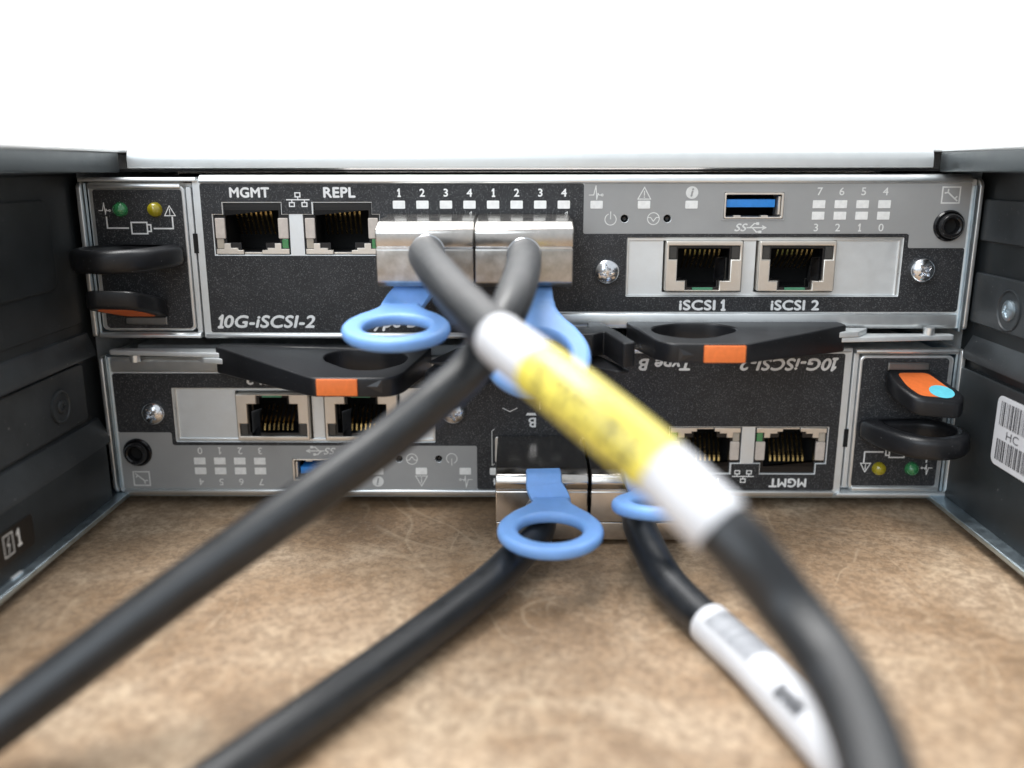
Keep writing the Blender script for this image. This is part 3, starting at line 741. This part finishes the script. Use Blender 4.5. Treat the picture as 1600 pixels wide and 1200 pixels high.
bat()

# ------------------------------------------------------------------ copies for the lower pair, turned half a turn
def copy_tree(o, parent=None):
    c = o.copy(); COL.objects.link(c)
    if parent: c.parent = parent
    for k in [x for x in bpy.data.objects if x.parent == o]:
        if k.name.startswith('tmp'): continue
        copy_tree(k, c)
    return c
CX, CZ = 3.35, -38.746
low = copy_tree(up)
low.location = Vector((CX, 0, CZ))*MM; low.rotation_euler = (0, math.pi, 0)
low['label'] = 'lower controller module, mounted upside down so its 10G-iSCSI-2 label is inverted'
lowb = copy_tree(bt)
lowb.location = Vector((CX+82, 0, CZ+1.3))*MM; lowb.rotation_euler = (0, math.pi, 0)
lowb['label'] = 'upside down battery module right of the lower controller, cyan dot on orange latch'
bt['group'] = lowb['group'] = 'battery modules beside the controllers'
# the free lever of the turned module hangs 1 mm lower than its twin
for k in low.children:
    if k.name.split('.')[0] in ('lever', 'latch'):
        k.location.z += 1.0*MM       # the frame is upside down: +Z is down here
# cyan dot sticker: only on the lower battery module's latch
dot = [(x, y) for x, y in circ(0, 0, 2.5, 32, 2.5)]
tongue = [k for k in lowb.children if k.name.startswith('latch_tongue')][0]
SH = Matrix(((1, 0, 0, 0), (0, 1, 0, 0), (0, -.30, 1, 0), (0, 0, 0, 1)))
d = shape('dot_sticker', [[(x-86.0, y-9.8) for x, y in dot]], T, -13.86, -13.8, 'cyan', bt, 0, post=SH)
d.parent = tongue

# ------------------------------------------------------------------ cables
def ring_pull(name, parent, strap, centre, tilt, yaw, w0, w1):
    """strap: centre-line points from the plug towards the ring; the ring and its shoulders are one moulded plate"""
    Ro, Ri = 10.0, 6.1
    MR = Matrix.Translation(Vector(centre)) @ Matrix.Rotation(R(yaw), 4, 'Z') @ Matrix.Rotation(R(tilt), 4, 'X')
    hw = w1/2
    arc = [(Ro*math.cos(R(a)), Ro*math.sin(R(a))) for a in range(28, -209, -6)]
    out = arc + [(-7.6, 7.0), (-5.9, 9.0), (-hw-.7, 11.0), (-hw-.15, 12.4), (-hw, 14.0), (hw, 14.0), (hw+.15, 12.4), (hw+.7, 11.0), (5.9, 9.0), (7.6, 7.0)]
    ring = shape(name, [out, circ(0, -.4, Ri, 48, Ri-.1)], T, -1.2, 1.2, 'tab_blue', parent, 1.0, 60, post=MR)
    path = catmull([Vector(p) for p in strap]+[MR @ Vector((0, 14.6, 0)), MR @ Vector((0, 12.2, 0))], 8)
    m2 = len(path); V = []; Fs = []
    side0 = Vector((1, 0, 0)); side1 = (MR.to_3x3() @ Vector((1, 0, 0)))
    for i, p in enumerate(path):
        u = i/(m2-1)
        t = (path[min(i+1, m2-1)]-path[max(i-1, 0)]).normalized()
        s = side0.lerp(side1, u).normalized(); s = (s-t*s.dot(t)).normalized(); nn = s.cross(t)
        w = (w0+(w1-w0)*u)/2-.03; h = .98
        for a, b in ((-1, -.5), (-1, .5), (-.93, 1), (.93, 1), (1, .5), (1, -.5), (.93, -1), (-.93, -1)):
            V.append(p+s*(a*w)+nn*(b*h))
    for i in range(m2-1):
        for k in range(8):
            j = (k+1) % 8
            Fs.append((i*8+k, i*8+j, (i+1)*8+j, (i+1)*8+k))
    Fs.append(tuple(range(8))); Fs.append(tuple((m2-1)*8+k for k in range(8)))
    st = mesh_obj('strap', V, Fs, 'tab_blue', parent, 50)
    bm = bmesh.new(); bm.from_mesh(ring.data); bm.from_mesh(st.data); bm.to_mesh(ring.data); bm.free()
    for p in ring.data.polygons: p.use_smooth = True
    ring.data.set_sharp_from_angle(angle=R(55))
    sm = st.data; bpy.data.objects.remove(st); bpy.data.meshes.remove(sm)
    return ring

GAUGE = 6.5
# upper left plug and cable (crosses to the lower right, carries the yellow label)
def upper_plug(label, x0, x1):
    th = empty('data_cable', label, 'cable', ((x0+x1)/2, 0, 2.0), 'data cables plugged into the controllers')
    top = soften([(-.4, 8.9), (-14.8, 8.05), (-17.9, 6.95), (-18.45, 6.2), (-18.5, 3.15), (-.4, 3.15)], .35)
    bot = soften([(-.4, 3.05), (-18.35, 3.05), (-18.5, 2.7), (-18.5, -3.6), (-17.2, -4.6), (-.4, -4.6)], .4)
    s = shape('plug_shell', [top], LW, x0+.03, x1-.03, 'plug', th, .3)
    shape('shell_lower_half', [bot], LW, x0+.06, x1-.06, 'plug_rough', s, .3)
    shape('shell_seam', [[(-.4, 2.9), (-18.62, 2.95), (-18.62, 3.28), (-.4, 3.3)]], LW, x0+.25, x1-.25, 'screw', s, .12)
    return th
def lower_plug(label, x0, x1):
    th = empty('data_cable', label, 'cable', ((x0+x1)/2, 0, -51), 'data cables plugged into the controllers')
    pr = soften([(-.4, -40.7), (-17.2, -42.5), (-19.7, -43.2), (-20.3, -45.0), (-19.7, -46.5), (-.4, -46.5)], .5)
    s = shape('plug_shell', [pr], LW, x0+.15, x1-.15, 'plug', th, .3)
    shape('shell_seam', [[(-.4, -46.65), (-19.75, -46.7), (-19.75, -46.4), (-.4, -46.35)]], LW, x0+.3, x1-.3, 'screw', s, .1)
    shape('shell_front', [soften([(-.4, -46.7), (-19.45, -46.75), (-19.6, -47.1), (-19.9, -53.5), (-.4, -53.5)], .15)], LW, x0+.12, x1-.12, 'plug', s, .3)
    shape('shell_lower_half', [soften([(-.4, -53.65), (-19.8, -53.65), (-19.7, -57.6), (-.4, -57.6)], .2)], LW, x0+.2, x1-.2, 'plug', s, .3)
    return th

def gland(parent, p, ang=0):
    x, y, z = p
    prof = [(3.45, -.3), (3.45, .05), (3.35, .15), (3.1, .16), (3.1, 0)]
    lathe('cable_collar', prof, x, z, F, 'screw', parent, 40, -y)

cA = upper_plug('black cable from upper left plug with yellow and white label, crossing in front', -28.5, -9.2)
cB = upper_plug('black cable from upper right plug, crossing behind the yellow label to the left edge', -9.1, 10.25)
cC = lower_plug('black cable from lower left plug with fully visible blue ring, lying towards bottom left', -5.35, 14.15)
cD = lower_plug('black cable from lower right plug with white barcode label, running to bottom right', 14.4, 33.9)
Rr = GAUGE/2
pA = catmull([(-18.3, -17, 2.3), (-18.1, -24, 2.3), (-16.2, -33.0, 1.7), (-12.8, -46.5, .4), (-8.9, -59.5, -1.3), (-2.9, -74.0, -4.2), (1.0, -82.6, -5.5), (7.4, -91.6, -8.6),
              (14.8, -98.0, -13.5), (19.0, -103.0, -16.6), (22.8, -106.8, -19.9), (26.6, -109.3, -24.4), (28.9, -114.0, -27.0), (29.4, -120.0, -28.0), (28.8, -127.0, -28.6), (27.6, -134, -29.6), (26, -142, -31)], 8)
pB = catmull([(.6, -17, 1.7), (.6, -24, 1.7), (.3, -33.0, .4), (-1.0, -45.5, -2.2), (-3.5, -53.6, -6.6), (-7.7, -59.0, -11.7), (-12.4, -62.3, -15.5), (-20.4, -66.4, -21.4),
              (-31.0, -72.9, -28.0), (-43.3, -79.4, -35.6), (-51.3, -84.0, -40.6), (-66.6, -93.2, -50.6), (-74.0, -98.6, -54.6), (-84.0, -107, -55.3), (-100, -121, -55.3), (-130, -140, -55.3)], 8)
pC = catmull([(4.3, -18, -51.2), (4.2, -23.5, -51.4), (3.0, -29.6, -52.4), (-.1, -36.2, -52.9), (-4.9, -45.6, -53.8), (-12.1, -57.0, -54.7), (-19.2, -68.1, -55.2), (-28.0, -82.2, -55.3), (-34.7, -92.8, -55.35), (-41.7, -104.0, -55.35), (-48.1, -113.4, -55.35), (-58, -128, -55.35)], 8)
pD = catmull([(24.1, -18, -51.0), (24.0, -23.5, -51.0), (23.8, -29.5, -51.2), (25.6, -43.4, -53.2), (28.4, -52.0, -54.5), (31.7, -60.0, -55.1), (35.4, -70.2, -55.3), (38.1, -80.5, -55.3), (40.0, -88.3, -55.35), (41.8, -97.7, -55.35), (43.2, -107.9, -55.35), (44.5, -122, -55.35)], 8)
for th, path, root in ((cA, pA, (-18.3, -18.5, 2.3)), (cB, pB, (.6, -18.5, 1.7)), (cC, pC, (4.3, -19.8, -51.2)), (cD, pD, (24.1, -19.8, -51.0))):
    jk_o = tube('cable_jacket', path, Rr, 'cable', th, 32)
    gland(th, root)
ring_pull('pull_tab', cA, [(-20.6, -8, -4.9), (-20.8, -14, -5.2)], (-23.0, -31.5, -10.7), 8, 4, 7.0, 8.0)
ring_pull('pull_tab', cB, [(2.6, -8, -4.9), (2.6, -14, -5.2)], (3.0, -32.0, -15.6), 36, 2, 7.0, 8.0)
ring_pull('pull_tab', cC, [(4.7, -18.4, -43.1), (4.8, -20.3, -43.7), (4.9, -21.3, -45.4)], (5.6, -37.6, -48.0), 2, -3, 7.3, 7.6)
ring_pull('pull_tab', cD, [(24.3, -18.2, -43.0), (24.5, -20.4, -42.9)], (27.2, -35.4, -43.6), -11, 4, 7.3, 7.6)

# yellow and white wrap label on the crossing cable
def nearest(path, pt):
    return min(range(len(path)), key=lambda i: (path[i]-Vector(pt)).length)
ia, ib, ic, id_ = nearest(pA, (-2.6, -74.6, -4.3)), nearest(pA, (2.0, -84.5, -6.0)), nearest(pA, (15.4, -98.8, -13.9)), nearest(pA, (20.9, -105.0, -18.2))
lab = tube('label_sleeve', pA[ia:id_+1], Rr+.30, 'paper', cA, 32)
ys = tube('yellow_band', pA[ib:ic+1], Rr+.37, 'paper_yellow', lab, 32)
pl = []
rnd = random.Random(11)
for k in range(26):
    u = ib+2+k*(ic-ib-4)/26
    for row in (0, 1, 2):
        if rnd.random() < .5:
            pl.append(patch_on_tube('p', pA, u, u+.38, 36+row*26, 36+row*26+rnd.choice((9, 15, 18)), Rr+.42, None, None, nseg=2))
join_patches('label_print', pl, 'print_soft', ys)
# white barcode wrap label on the lower right cable
i0, i1 = nearest(pD, (31.4, -59.2, -55.0)), nearest(pD, (41.6, -96.5, -55.3))
lab2 = tube('label_sleeve', pD[i0:i1+1], lambda u: Rr+.40-.2*u, 'paper', cD, 32)
pl = []; u = i0+2.2; rnd = random.Random(5)
while u < i0+11.2:
    w = rnd.choice((.10, .13, .18))
    pl.append(patch_on_tube('p', pD, u, u+w, -50, 48, Rr+.46, None, None, nseg=6)); u += w+rnd.choice((.22, .26, .30))
join_patches('barcode', pl, 'print_mid', lab2)
pl = []
for k in range(10):
    u = i0+17.0+k*.62
    pl.append(patch_on_tube('p', pD, u, u+.42, 20-rnd.random()*8, 44+rnd.random()*10, Rr+.38, None, None, nseg=3))
join_patches('label_print', pl, 'print_dark', lab2)
